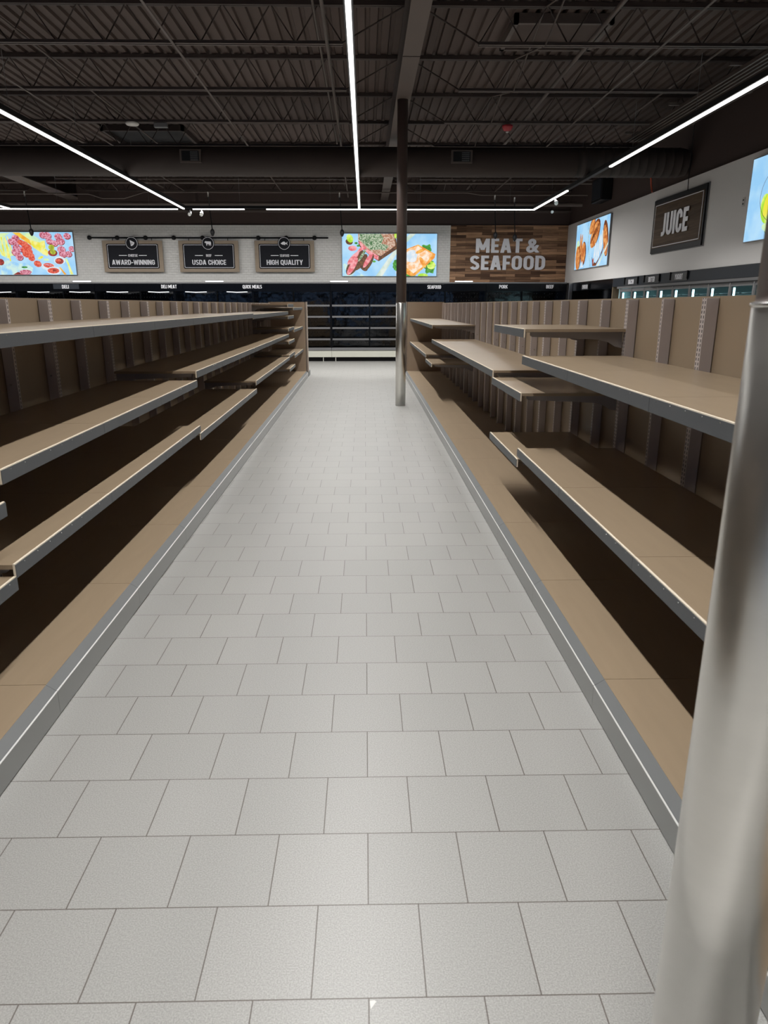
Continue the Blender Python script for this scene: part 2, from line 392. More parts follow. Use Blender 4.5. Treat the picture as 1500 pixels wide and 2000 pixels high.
# light wall boards
struct('trim_2', MB().box(XL, 2.78, YB-.05, YB, 2.44, 4.2), SUBWAY)
struct('trim_3', MB().box(2.78, XR, YB-.045, YB, 2.44, 4.2), PLANK)
struct('trim_4', MB().box(XR-.05, XR, 6., YB-.045, 2.42, 4.2), WHITEW)

# ---------------------------------------------------------------- shelving bays
SL, B0 = 1.19, 2.82
def by(k): return B0+SL*k
SIDE = {'L': dict(s=-1, x=-1.37, sh=.10, up=.825), 'R': dict(s=1, x=1.015, sh=.115, up=.849)}
DATA = {}
for sd, D in SIDE.items():
    s, sh, up = D['s'], D['sh'], D['up']; pn = up+.074
    g = .0015
    def bx(u0, u1, v0, v1, z0, z1, m=None, bev=0.):
        return MB().box(s*u0, s*u1, v0, v1, z0, z1, bev)
    d = {}
    d['panel'] = bx(pn, pn+.03, g, SL-g, .15, 1.80).mesh('back_panel', TANP)
    d['deck'] = bx(.046, pn, g, SL-g, .128, .15).mesh('base_deck', TAN)
    kb = MB().box(s*.0, s*.012, g*.6, SL-g*.6, .006, .116)
    d['band'] = MB().prism([(s*.003, .1165), (s*.006, .1215), (s*.047, .149), (s*.047, .125), (s*.012, .10)], 'Y', g*.6, SL-g*.6).mesh('sloped_band', BAND)
    d['kick'] = kb.mesh('bumper', KICK)
    d['trim'] = MB().prism([(s*-.0012, .1160), (s*-.0012, .1182), (s*.0035, .1220), (s*.0035, .1160)], 'Y', g, SL-g).mesh('highlight_strip', HILITE)  # the bumper corner's highlight, built as a thin white strip
    d['plinth'] = bx(.03, pn, g, SL-g, .0, .127).mesh('plinth', BLACK)
    d['up2'] = bx(up, pn-.004, 0, .054, .15, 1.79, bev=.003).mesh('upright', M_UP2)
    d['up1'] = bx(up, pn-.004, -.015, .015, .15, 1.79, bev=.003).mesh('upright', M_UP1)
    bo = MB()
    for q in (-1,): bo.tube([(s*(up+.04), .001, 1.27), (s*(up+.04), -.005, 1.27)], .007, 10)
    d['bolt'] = bo.mesh('bolt', ALU)
    # shelf, local z = shelf top
    d['shelf'] = bx(sh+.012, up-.002, g, SL-g, -.020, 0).mesh('shelf', TAN)
    d['edge'] = bx(sh+.003, sh+.013, g, SL-g, -.058, .003).mesh('board_edge', MDF)
    sc = bx(sh, sh+.003, g, SL-g, -.058, -.001); sc.mi = 1
    for i in range(9):
        v = .08+i*.13; sc.tube([(s*(sh-.0015), v, -.009), (s*(sh+.0005), v, -.009)], .0028, 8)
    d['face'] = sc.mesh('edge_facing', GREY, ALU)
    L = up-sh
    pr = [(sh+.06, -.021), (sh+.06, -.045), (sh+.075, -.056), (sh+L*.6, -.070), (sh+L*.78, -.078), (sh+L*.86, -.095), (sh+L*.93, -.125), (up-.001, -.135), (up-.001, -.021)]
    d['bracket'] = MB().prism([(s*a, c) for a, c in pr], 'Y', -.002, .002).mesh('bracket', BRK)
    DATA[sd] = d
SHELVES = {'L': {}, 'R': {}}
for k in range(-2, 13):
    if k <= -1: SHELVES['L'][k] = (1.645, .984, .66)
    elif k <= 2: SHELVES['L'][k] = (1.645, 1.115, .711)
    elif k <= 5: SHELVES['L'][k] = (1.645, 1.194, .64)
    elif k <= 9: SHELVES['L'][k] = (1.63, 1.194, .746)
    elif k == 10: SHELVES['L'][k] = (1.77, 1.54, 1.305, 1.05, .78, .51)
    else: SHELVES['L'][k] = (1.70, 1.245, .70)
    if k <= 1: SHELVES['R'][k] = (1.402, .728)
    elif k == 2: SHELVES['R'][k] = (1.588, 1.134, .643)
    elif k <= 7: SHELVES['R'][k] = (1.195,)
    elif k == 8: SHELVES['R'][k] = (1.43, .79)
    else: SHELVES['R'][k] = (1.43, .87)
ORD = ['', 'first', 'second', 'third', 'fourth', 'fifth', 'sixth', 'seventh', 'eighth', 'ninth', 'tenth', 'eleventh', 'twelfth', 'thirteenth', 'fourteenth', 'fifteenth']
NUM = {1: 'one shelf', 2: 'two shelves', 3: 'three shelves', 6: 'six closely spaced shelves'}
for sd, D in SIDE.items():
    s, d = D['s'], DATA[sd]
    side = 'left' if sd == 'L' else 'right'
    for k in range(-2, 13):
        y = by(k); tilt = .0044 if sd == 'L' else 0.
        n = 13-k; pos = 'right against the far end board' if n == 1 else '%s from the far end board' % ORD[n]
        t = thing('shelving_bay', '%s shelving bay with %s, %s' % (side, NUM[len(SHELVES[sd][k])], pos), 'shelving',
                  (D['x']-tilt*(y-4), y, 0), tilt, 'shelving bays along the %s side of the aisle' % side)
        link('back_panel', d['panel'], t); link('base_deck', d['deck'], t); link('plinth', d['plinth'], t)
        kk = link('bumper', d['kick'], t); link('highlight_strip', d['trim'], kk); link('sloped_band', d['band'], kk)
        for v, mm in ((0, 'up2'), (SL/2, 'up1')):
            u = link('upright', d[mm], t, (0, v, 0)); link('bolt', d['bolt'], u, (0, .0 if mm == 'up2' else -.0145, 0))
        for z in SHELVES[sd][k]:
            h = link('shelf', d['shelf'], t, (0, 0, z))
            e = link('board_edge', d['edge'], h); link('edge_facing', d['face'], h)
            for v in (.058, SL-.006): link('bracket', d['bracket'], h, (0, v, 0))
    # end panel and the end cap unit behind it
    ye = 18.293; xo = D['x']-(.0044*14.2 if sd == 'L' else 0); pn = D['up']+.104
    t = thing('divider_board', 'upright brown end panel closing the %s shelving run' % side, 'panel', (xo, ye, 0))
    part('board', MB().box(s*.045, s*pn, .0, .025, .15, 1.825), BROWN, t)
    part('edge_post', MB().box(s*.04, s*.055, .04, .065, .13, 1.825), BLACK, t)
    part('foot', MB().box(s*.02, s*pn, .0, .025, 0, .149), BLACK, t)
    t = thing('end_cap_unit', 'pale taupe end cap unit standing behind the %s end panel' % side, 'shelving', (xo, ye+.09, 0))
    part('side_post', MB().box(s*-.005, s*.035, 0, .10, .12, 1.83, .004), mat('pale_post', (.42, .35, .29, 1), .5), t)
    part('back_board', MB().box(s*.036, s*pn, .03, .06, .12, 1.80), TANP, t)
    part('base', MB().box(s*.0, s*pn, 0.02, .62, 0, .119, .003), BAND, t)

# ---------------------------------------------------------------- columns
def column(x, y, zs, rs, label, top):
    t = thing('support_column', label, 'column', (x, y, 0))
    part('painted_shaft', MB().lathe([(rs-.004, zs-.02), (rs-.004, top)], n=64), COLP, t)
    part('stainless_sleeve', MB().lathe([(rs, 0), (rs, zs-.004), (rs-.003, zs)], n=96), STEEL, t)
    part('sleeve_rim', MB().lathe([(rs+.001, zs-.006), (rs+.003, zs-.004), (rs+.003, zs), (rs-.003, zs+.002)], n=96), ALU, t)
    return t
column(.640, 12.95, 1.79, .091, 'brown column with stainless sleeve standing at far end of the aisle', 4.95)
column(.662, 1.062, 1.7565, .0905, 'close stainless column cutting off the right edge of the view', 4.95)

# ---------------------------------------------------------------- roof steel
def girder(x0, x1, y0, y1, z0, z1, label):
    t = thing('roof_girder', label, 'beam', ((x0+x1)/2, 0, z0)); hw = (x1-x0)/2
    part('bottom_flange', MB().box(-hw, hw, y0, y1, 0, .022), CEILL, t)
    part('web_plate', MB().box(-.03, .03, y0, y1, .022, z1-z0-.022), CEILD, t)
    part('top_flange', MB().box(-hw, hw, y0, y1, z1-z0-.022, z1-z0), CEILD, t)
    j = MB()
    for y in (10.84,): j.box(-hw-.001, hw+.001, y, y+.012, -.006, .0)
    part('splice_plate', j, CEILD, t)
girder(.53, .765, YF, YB, 4.95, 5.40, 'wide brown roof girder running over the column toward the back wall')
girder(-9.35, -8.85, YF, YB, 4.95, 5.40, 'wide brown roof girder at far left above the deli screen')
JY = [8.53+2.07*i for i in range(-1, 8)]
def joist(x0, x1, y, cut0, cut1, label):
    t = thing('bar_joist', label, 'joist', ((x0+x1)/2, y, 5.0), 0, 'open web roof joists'); h = (x1-x0)/2
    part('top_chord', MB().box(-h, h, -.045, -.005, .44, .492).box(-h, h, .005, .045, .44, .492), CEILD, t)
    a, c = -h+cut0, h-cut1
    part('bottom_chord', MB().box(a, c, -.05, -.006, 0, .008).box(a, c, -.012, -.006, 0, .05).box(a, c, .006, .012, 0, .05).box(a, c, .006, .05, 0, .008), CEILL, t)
    wb = MB(); n = max(1, round((c-a)/.61)); st = (c-a)/n
    for i in range(n):
        xa = a+st*i
        wb.tube([(xa, 0, .02), (xa+st/2, 0, .46)], .009, 6).tube([(xa+st/2, 0, .46), (xa+st, 0, .02)], .009, 6)
    wb.tube([(a, 0, .03), (-h, 0, .44)], .011, 6).tube([(c, 0, .03), (h, 0, .44)], .011, 6)
    part('web', wb, CEILD, t)
for i, y in enumerate(JY):
    joist(-8.86, .535, y, .6, .8, 'dark brown open web joist, left of the aisle girder, crossing above the aisle')
    joist(.76, XR-.02, y, .75, .4, 'dark brown open web joist between the aisle girder and the right wall')
for y in JY[4:]: joist(-15.9, -9.34, y, .4, .6, 'dark brown open web joist beyond the far left girder')
# bridging, conduits and sprinkler pipes along the roof
def runs(name, label, cat, pts, r, m=CEILL, group=None, n=8):
    o = part(name, MB().tube(pts, r, n), m, None); return tag(o, label, cat, group)
for x, zz in ((-7.3, 5.03), (-5.3, 5.02), (-2.45, 5.02), (2.35, 5.02), (3.9, 5.03), ):
    t = thing('joist_bridging', 'brown cross bridging between roof joists in a line toward the back wall', 'bracing', (x, 0, 5.0), 0, 'lines of joist bridging')
    bb = MB()
    for ya, yb in zip(JY, JY[1:]):
        bb.box(-.016, .016, ya, yb, -.012, -.004) if x in (-5.3, -2.45, 3.9) else bb.tube([(0, ya, .0), (.02, yb, .45)], .012, 4)
        if x not in (-5.3, -2.45, 3.9): bb.tube([(.01, ya, .45), (0.03, yb, .0)], .012, 4)
    part('angles', bb, CEILL, t)
runs('sprinkler_pipe', 'thin brown sprinkler pipe just left of the centre light strip', 'pipe', [(-.45, 5, 4.98), (-.49, 24, 4.98)], .022)
runs('conduit', 'slim conduit beside the sprinkler pipe above the aisle', 'pipe', [(-.62, 5, 5.3), (-.60, 24, 5.3)], .016)
runs('conduit', 'slim conduit high over the left shelving run', 'pipe', [(-4.35, 5, 5.1), (-4.5, 24, 5.1)], .014)
runs('sprinkler_pipe', 'brown sprinkler pipe slanting over the left shelving toward the back', 'pipe', [(-6.4, 5, 5.25), (-6.2, 24, 5.25)], .03)
runs('sprinkler_pipe', 'brown sprinkler pipe above the right shelving toward the back', 'pipe', [(3.05, 5, 5.2), (3.2, 24, 5.2)], .03)
runs('conduit', 'conduit running to the back wall near the right fins', 'pipe', [(4.95, 5, 5.15), (5.05, 24, 5.15)], .016)
runs('cross_pipe', 'long horizontal brown pipe just behind the round duct', 'pipe', [(-14, 22, 5.08), (6.5, 22, 5.08)], .035)
runs('cross_pipe', 'thin horizontal brown conduit below the pipe behind the duct', 'pipe', [(-14, 22.3, 4.82), (-7.9, 22.3, 4.82), (-7.5, 22.3, 4.70), (-6.9, 22.3, 4.70), (-6.3, 22.3, 4.87), (3.0, 22.3, 4.87), (3.4, 22.3, 4.81), (6.5, 22.3, 4.81)], .02)
runs('cross_pipe', 'thick light brown horizontal pipe near the top of the back wall', 'pipe', [(-14, 22.8, 4.62), (6.5, 22.8, 4.62)], .06)
for x in (-13., -8.2, -5.2, 2.0):
    t = part('hanger_box', MB().box(x-.35, x+.15, 23.2, 23.6, 4.72, 5.498), BWALL, None)
    tag(t, 'dark brown box hanging under the roof just before the back wall', 'box', 'brown boxes under the roof at the back')

# skylight wells
def well(x0, x1, y0, y1, label, lit):
    t = thing('roof_hatch', label, 'skylight', ((x0+x1)/2, (y0+y1)/2, ZD-.12)); a, c = (x1-x0)/2, (y1-y0)/2
    part('curb', MB().box(-a, a, -c, -c+.06, 0, .12).box(-a, a, c-.06, c, 0, .12).box(-a, -a+.06, -c, c, 0, .12).box(a-.06, a, -c, c, 0, .12), CEILL if lit else CEILD, t)
    part('cover', MB().box(-a+.06, a-.06, -c+.06, c-.06, .09, .11), CEIL if lit else BLACK, t)
well(2.03, 3.38, 10.95, 12.05, 'framed roof hatch right of the girder', True)
well(-5.7, -3.9, 17.2, 18.9, 'dark framed roof opening left of the centre strip above the duct', False)

# slatted raft at right
t = thing('slatted_raft', 'dark slatted metal raft hung under the roof along the right wall', 'ceiling raft', (5.7, 0, 4.95))
sl = MB()
for i in range(9): sl.box(-.34+i*.085, -.34+i*.085+.03, 4., 16.0, 0, .05)
part('slats', sl, CEILL, t)
cr = MB()
for y in (4.6, 7.2, 9.2, 11.3, 13.4, 15.5): cr.box(-.52, .40, y, y+.05, .05, .09)
part('cross_rails', cr, CEILL, t)

# round duct
t = thing('round_duct', 'fat round dark brown air duct crossing the store under the roof', 'duct', (0, 15.8, 4.53))
R = .275
d0 = MB().tube([(-15.5, 0, 0), (4.3, 0, 0)], R, 40)
DUCT = mat('duct_paint', (.036, .024, .020, 1), .7)
part('duct_body', d0, DUCT, t)
d1 = MB(); px = []
x = 4.3
pts = [(4.3, 0, 0)]; rr = [R]
while x < 6.3:
    pts += [(x+.155, 0, 0), (x+.16, 0, 0), (x+.17, 0, 0), (x+.175, 0, 0)]; rr += [R, R+.005, R+.005, R]; x += .175
pts.append((6.55, 0, 0)); rr.append(R*.9)
d1.tube(pts, rr, 40); part('ribbed_end', d1, DUCT, t)
for x, nm in ((-3.42, 'a'), (1.95, 'b')):
    fr = part('vent', MB().box(x-.21, x+.21, -R-.02, -R+.06, -.07, .17, .004), CEILL, t)
    q = MB().box(x-.17, x+.17, -R-.03, -R-.015, -.04, .14)
    fr2 = part('grille', q, BLACK, fr)
    q = MB()
    for i in range(5): q.box(x+.0, x+.15, -R-.034, -R-.029, -.03+i*.035, -.018+i*.035)
    part('louvres', q, GMET, fr)

# ---------------------------------------------------------------- linear lights
LZ = 4.2
def strip(label, p0, p1, lit, along='Y'):
    # p0,p1 ends of black rail; lit = list of (a,b) lit lengths
    c = p0[0] if along == 'Y' else p0[1]
    t = thing('linear_light', label, 'light', (p0[0], p0[1], LZ), 0, None)
    a0, a1 = (p0[1], p1[1]) if along == 'Y' else (p0[0], p1[0])
    def bx(mb, a, b, w, z0, z1, bev=0.):
        if along == 'Y': mb.box(-w, w, a-p0[1], b-p0[1], z0, z1, bev)
        else: mb.box(a-p0[0], b-p0[0], -w, w, z0, z1, bev)
        return mb
    part('rail', bx(MB(), a0, a1, .042, .012, .085), BLACK, t)
    for a, b_ in lit:
        df = part('diffuser', bx(MB(), a, b_, .025, -.012, .0115), EMIT, t)
        ld = bpy.data.lights.new('strip_lamp', 'AREA'); ld.shape = 'RECTANGLE'; ld.color = (1, .985, .965)
        ld.size, ld.size_y = (.055, b_-a) if along == 'Y' else (b_-a, .055)
        ld.energy = (WATT if along == 'Y' else BACKW)*(b_-a); ld.spread = math.radians(SPREAD if along == 'Y' else 175)
        lo = bpy.data.objects.new('strip_lamp', ld); COL.objects.link(lo); lo.parent = df
        lo.location = (0, (a+b_)/2-p0[1], -.014) if along == 'Y' else ((a+b_)/2-p0[0], 0, -.014)
    q = MB(); aa = a0+.6
    while aa < a1:
        if along == 'Y' and abs(aa-15.8) < .45: aa += .6
        if along == 'Y': q.tube([(0, aa-p0[1], .085), (0, aa-p0[1], .80)], .003, 5)
        else: q.tube([(aa-p0[0], 0, .085), (aa-p0[0], 0, .80)], .003, 5)
        aa += 2.4
    part('hanging_wires', q, GMET, t)
strip('white linear light strip straight above the aisle', (-.125, -9), (-.125, 20.42), [(-9, 20.42)])
strip('slanting white light strip over the left shelving, second from left', (-4.77, -9), (-4.77, 20.42), [(-9, 20.42)])
strip('short end of a white light strip at the far left edge', (-9.35, 2), (-9.35, 20.42), [(2, 20.42)])
strip('white light strip over the right shelving with a dark gap near the juice sign', (4.55, -9), (4.55, 20.42), [(-9, 14.3), (17.2, 20.42)])
strip('thin white light strip running sideways in front of the back wall', (-13.5, 20.5), (4.58, 20.5),
      [(-13.5, -4.95), (-4.55, -3.18), (-2.6, 4.58)], 'X')

# small spots hung from the rails
def spot(x, y, z, label):
    t = thing('spot_light', label, 'light', (x, y, z))
    part('stem', MB().tube([(0, 0, 0), (0, 0, -.08)], .012, 8), BLACK, t)
    part('head', MB().tube([(0, .06, -.08), (0, -.02, -.12), (0, -.07, -.15)], [.03, .05, .055], 14), BLACK, t)
    part('lens', MB().tube([(0, -.071, -.151), (0, -.076, -.153)], .045, 14), ALU, t)
spot(-4.62, 20.45, LZ+.01, 'small spot light hung where the left strip meets the back strip')
spot(-4.32, 20.5, LZ+.01, 'small spot light just right of the one at the strip corner')
spot(4.55, 18.2, LZ+.01, 'small spot light on the dark part of the right strip')
spot(5.6, 22.8, 4.56, 'small spot light under the thick pipe past the right strip corner')

# pendants before the back wall
for i, (x, z, lab) in enumerate(((-9.74, 3.80, 'over the salami screen'), (-4.46, 3.80, 'above the beef sign'), (-.65, 3.79, 'left of the steak screen'),
                                 (3.89, 3.73, 'over the letter E of the meat lettering'), (4.47, 3.67, 'over the letter T of the meat lettering'))):
    t = thing('pendant_spot', 'small black pendant light hanging %s' % lab, 'light', (x*.992, 22.3, z), 0, 'black pendants before the back wall')
    part('cord', MB().tube([(0, 0, .06), (-.03, 0, .5), (-.06, 0, 1.06)], .015, 6), BLACK, t)
    part('shade', MB().lathe([(.015, .09), (.045, .06), (.065, .0), (.055, -.05), (.03, -.10), (.012, -.115)], n=20), BLACK, t)
    part('clamp', MB().tube([(-.06, 0, .95), (-.06, 0, 1.08)], .022, 8), APW, t)

# ceiling gadgets
t = thing('wireless_access_point', 'flat white oval disc mounted under a roof joist at left', 'access point', (-4.28, 14.74, 4.998))
part('disc', MB().lathe([(.03, -.05), (.105, -.045), (.125, -.02), (.12, .0)], n=28), APW, t)
t = thing('junction_box', 'small grey junction box on the joist beside the white disc', 'box', (-3.75, 14.72, 4.95))
part('box', MB().box(-.12, .12, -.05, .05, -.04, .03, .004), GMET, t)
t = thing('alarm_beacon', 'red alarm beacon under a roof joist right of the column', 'alarm', (2.68, 14.68, 4.96))
part('dome', MB().lathe([(.02, -.10), (.07, -.085), (.10, -.03), (.10, 0)], n=20), RED, t)
part('lamp', MB().lathe([(.01, -.125), (.03, -.12), (.03, -.10)], n=14), APW, t)
tag(part('orange_cord', MB().tube([(6.45, 17.4, 4.85), (6.47, 17.42, 4.6), (6.5, 17.4, 4.35), (6.52, 17.36, 4.2)], .018, 8), ORANGE, None), 'orange cord hanging from the duct down to the grey wall', 'cord')
t = thing('speaker', 'black loudspeaker box high on the right wall under the duct', 'speaker', (6.45, 20.9, 4.75))
part('cabinet', MB().box(-.12, .16, -.45, .45, -.3, .3, .02), BLACK, t)
part('front_grille', MB().box(-.135, -.12, -.38, .38, -.24, .24), NAVY, t)
tag(part('black_cable', MB().tube([(6.50, 15.42, 5.3), (6.50, 15.42, 4.2), (6.51, 15.42, 3.96)], .008, 6), BLACK, None), 'thin black cable running down to the juice sign', 'cable')

# ---------------------------------------------------------------- hanging signs on the tiled wall
t = thing('sign_rail', 'black horizontal rail with round joints carrying the three hanging signs', 'rail', (-4.98, 24.365, 3.815))
part('bar', MB().tube([(-3.83, 0, 0), (3.83, 0, -.0)], .024, 10), BLACK, t)
for x in (-7.98, -6.85, -5.78, -4.72+.0, -3.75+.0, -2.4, -1.5): pass
jj = MB()
for px in (203, 254, 306, 358, 411, 514, 566, 618): 
    x = (px-712)*.01725*1.0; jj.lathe([(.02, -.065), (.06, -.045), (.07, 0), (.06, .045), (.02, .065)], c=(x+4.98+.03, 0, 0), n=16)
part('joint_balls', jj, BLACK, t)
def circle(cx, cz, r, n=28): return [(cx+r*math.cos(2*math.pi*i/n), cz+r*math.sin(2*math.pi*i/n)) for i in range(n)]
def flat(mb, pts, y0, y1):
    mb.prism(pts, 'Y', y0, y1); return mb
def rrect(x0, x1, z0, z1, r, n=4):
    out = []
    for cx, cz, a0 in ((x1-r, z1-r, 0), (x0+r, z1-r, 90), (x0+r, z0+r, 180), (x1-r, z0+r, 270)):
        for i in range(n+1):
            a = math.radians(a0+90*i/n); out.append((cx+r*math.cos(a), cz+r*math.sin(a)))
    return out
def ring(mb, outer, inner, y0, y1):
    n = len(outer); vs = []
    for pts in (outer, inner):
        vs.append([mb.bm.verts.new((p, y0, q)) for p, q in pts]); vs.append([mb.bm.verts.new((p, y1, q)) for p, q in pts])
    for i in range(n):
        j = (i+1) % n
        mb.face([vs[0][i], vs[0][j], vs[2][j], vs[2][i]]); mb.face([vs[1][i], vs[3][i], vs[3][j], vs[1][j]])
        mb.face([vs[0][i], vs[1][i], vs[1][j], vs[0][j]]); mb.face([vs[2][i], vs[2][j], vs[3][j], vs[3][i]])
    bmesh.ops.recalc_face_normals(mb.bm, faces=mb.bm.faces[:]); return mb
COW = [(-.10, .02), (-.085, .055), (-.07, .052), (-.06, .068), (-.045, .056), (.07, .052), (.085, .045), (.092, .02), (.09, -.065), (.068, -.065), (.066, -.03), (.05, -.022), (.045, -.06), (.024, -.06), (.022, -.02), (-.02, -.02), (-.022, -.062), (-.045, -.062), (-.05, -.012), (-.065, .01), (-.085, .012)]
FISH = [(-.105, -.005), (-.06, .03), (-.02, .05), (.02, .048), (.04, .02), (.065, .008), (.09, .045), (.098, .042), (.085, 0), (.098, -.04), (.09, -.045), (.06, -.012), (.03, -.025), (.035, -.048), (0, -.04), (-.05, -.035)]
CHEESE = [(-.05, .09), (.085, .022), (.075, -.015), (.05, -.045), (.01, -.07), (-.025, -.08)]
def hsign(cx, small, big, icon, label, bw):
    t = thing('hanging_sign', label, 'sign', (cx, 24.27, 3.25), 0, None)
    part('taupe_backing', MB().box(-.95, .95, .0, .03, -.475, .475, .004), SIGNW, t)
    fp = part('charcoal_face', flat(MB(), rrect(-.82, .82, -.37, .375, .04), -.012, 0), SIGNB, t)
    part('outline', ring(MB(), rrect(-.79, .79, -.345, .35, .03), rrect(-.778, .778, -.333, .338, .02), -.016, -.0125), LETT, fp)
    bd = part('badge', flat(MB(), circle(0, .39, .205, 40), -.03, -.0165), SIGNB, t)
    part('badge_ring', ring(MB(), circle(0, .39, .185, 40), circle(0, .39, .174, 40), -.034, -.0305), LETT, bd)
    ic = MB(); flat(ic, [(x*1.08, z*1.08+.39) for x, z in icon], -.036, -.0305); part('badge_symbol', ic, LETT, bd)
    if small == 'CHEESE':
        hb = MB()
        for x, z, r in ((-.012, .02, .011), (.03, .0, .011), (-.01, -.02, .014)): flat(hb, circle(x, z+.39, r, 12), -.038, -.0362)
        part('cheese_holes', hb, SIGNB, bd)
    ln = MB().box(-.44, -.19, -.0165, -.0125, .015, .035).box(.19, .44, -.0165, -.0125, .015, .035); part('dashes', ln, LETT, fp)
    lettering(small, fp, (0, -.0145, .025), .17 if len(small) == 4 else .30 if len(small) > 6 else .30, .075, LETT, bold=.012, ext=.003)
    lettering(big, fp, (0, -.0145, -.18), bw, .15, LETT, bold=.034, ext=.003)
    part('hooks', MB().tube([(-.62, .032, .40), (-.62, .05, .535)], .012, 6).tube([(.62, .032, .40), (.62, .05, .535)], .012, 6), BLACK, t)
hsign(-7.39, 'CHEESE', 'AWARD-WINNING', CHEESE, 'dark sign reading CHEESE AWARD-WINNING with a cheese wedge badge, hung on the tiled wall', 1.36)
hsign(-4.975, 'BEEF', 'USDA CHOICE', COW, 'dark sign reading BEEF USDA CHOICE with a cow badge, hung on the tiled wall', 1.08)
hsign(-2.555, 'SEAFOOD', 'HIGH QUALITY', FISH, 'dark sign reading SEAFOOD HIGH QUALITY with a fish badge, hung on the tiled wall', 1.16)
# MEAT & SEAFOOD letters
t = thing('wall_lettering', 'large pale raised letters MEAT & SEAFOOD on the wood plank wall', 'sign', (4.65, 24.39, 3.3))
lettering('MEAT', t, (-.30, -.02, .285), 1.50, .43, LETT, bold=.05, ext=.02, name='upper_word', sp=1.12)
lettering('&', t, (.80, -.02, .285), .43, .43, LETT, bold=.03, ext=.02, name='ampersand')
lettering('SEAFOOD', t, (0, -.02, -.235), 2.45, .44, LETT, bold=.05, ext=.02, name='lower_word')
# JUICE sign on the right wall
t = thing('juice_sign', 'brown framed sign reading JUICE on the grey right wall', 'sign', (6.55, 15.85, 3.42))
part('case', MB().box(0.0, .03, -1.30, 1.30, -.575, .575, .004), GMET, t)
part('black_backing', MB().box(-.03, 0, -1.27, 1.27, -.555, .555), BLACK, t)
JW = m_brick('juice_wood_print', 3., .06, (.085, .055, .032, 1), (.13, .085, .05, 1), (.08, .05, .03, 1), .001, .6, spec=.15, axis='YZ', grain=.2)
jf = part('wood_face', MB().box(-.036, -.03, -1.21, 1.21, -.45, .46), JW, t)
fr = MB().box(-.040, -.0365, -1.17, 1.17, .43, .445).box(-.040, -.0365, -1.17, 1.17, -.435, -.42).box(-.040, -.0365, -1.17, -1.155, -.435, .445).box(-.040, -.0365, 1.155, 1.17, -.435, .445)
part('outline', fr, LETT, jf)
lettering('JUICE', jf, (-.05, 0.02, .0), 1.30, .46, LETT, facing='-X', bold=.05, ext=.012)

# ---------------------------------------------------------------- back-lit food screens
P = {}
def pc(n, a, b, sc=14., st=1.): P[n] = m_pic('print_'+n, rgb(*a), rgb(*b), sc, st)
pc('sky', (150, 205, 245), (178, 220, 248), 2.); pc('board', (205, 235, 225), (150, 205, 245), 5.); pc('white', (235, 238, 240), (205, 225, 240), 10.)
pc('salami', (170, 60, 85), (235, 170, 190), 24.); pc('chorizo', (205, 60, 40), (235, 120, 95), 22.); pc('darkmeat', (110, 35, 30), (175, 60, 50), 12.)
pc('cheese', (235, 225, 60), (245, 240, 150), 6.); pc('rind', (235, 150, 40), (245, 200, 70), 6.); pc('pale', (225, 245, 170), (190, 230, 200), 8.)
pc('olive', (190, 200, 50), (150, 160, 40), 10.); pc('herb', (60, 110, 60), (195, 205, 180), 28.); pc('crust', (170, 110, 80), (215, 190, 170), 26.)
pc('steak', (225, 105, 115), (245, 170, 175), 10.); pc('sear', (75, 45, 35), (120, 80, 45), 16.); pc('lime', (170, 225, 50), (225, 245, 130), 6.)
pc('leaf', (35, 120, 40), (90, 175, 60), 18.); pc('salmon', (250, 190, 130), (255, 235, 215), 9.); pc('gold', (235, 140, 40), (250, 190, 90), 10.)
pc('knife', (190, 215, 200), (225, 235, 225), 3.); pc('grill', (190, 105, 45), (235, 165, 95), 9.); pc('grilldark', (80, 40, 20), (140, 75, 35), 12.)
def light_box(label, loc, facing, w_, h_, shapes, name='light_box_picture'):
    # shapes: (material, [(u,v)...]) in metres from the centre as seen by a viewer
    t = thing(name, label, 'picture', loc)
    def Q(u, v, d): return (u, -d, v) if facing == '-Y' else (-d, -u, v)
    bx = MB()
    if facing == '-Y': bx.box(-w_/2-.012, w_/2+.012, -.055, 0, -h_/2-.012, h_/2+.012)
    else: bx.box(-.055, 0, -w_/2-.012, w_/2+.012, -h_/2-.012, h_/2+.012)
    part('frame', bx, GMET, t)
    names = sorted({s_[0] for s_ in shapes} | {'sky'}); mats = [P[n] for n in names]
    mb = MB(); mb.mi = names.index('sky')
    mb.poly([Q(*c, .057) for c in ((-w_/2, -h_/2), (w_/2, -h_/2), (w_/2, h_/2), (-w_/2, h_/2))])
    for i, (n, pts) in enumerate(shapes):
        mb.mi = names.index(n); pts = [(max(-w_/2, min(w_/2, u)), max(-h_/2, min(h_/2, v))) for u, v in pts]
        mb.poly([Q(u, v, .0575+.0004*i) for u, v in pts])
    bmesh.ops.dissolve_degenerate(mb.bm, dist=1e-5, edges=mb.bm.edges[:])
    part('printed_film', mb, mats, t)
def ell(cx, cy, rx, ry, rot=0, n=18, j=0.):
    o = []; a0 = math.radians(rot)
    for i in range(n):
        a = 2*math.pi*i/n; k = 1+random.uniform(-j, j); x, y = rx*math.cos(a)*k, ry*math.sin(a)*k
        o.append((cx+x*math.cos(a0)-y*math.sin(a0), cy+x*math.sin(a0)+y*math.cos(a0)))
    return o
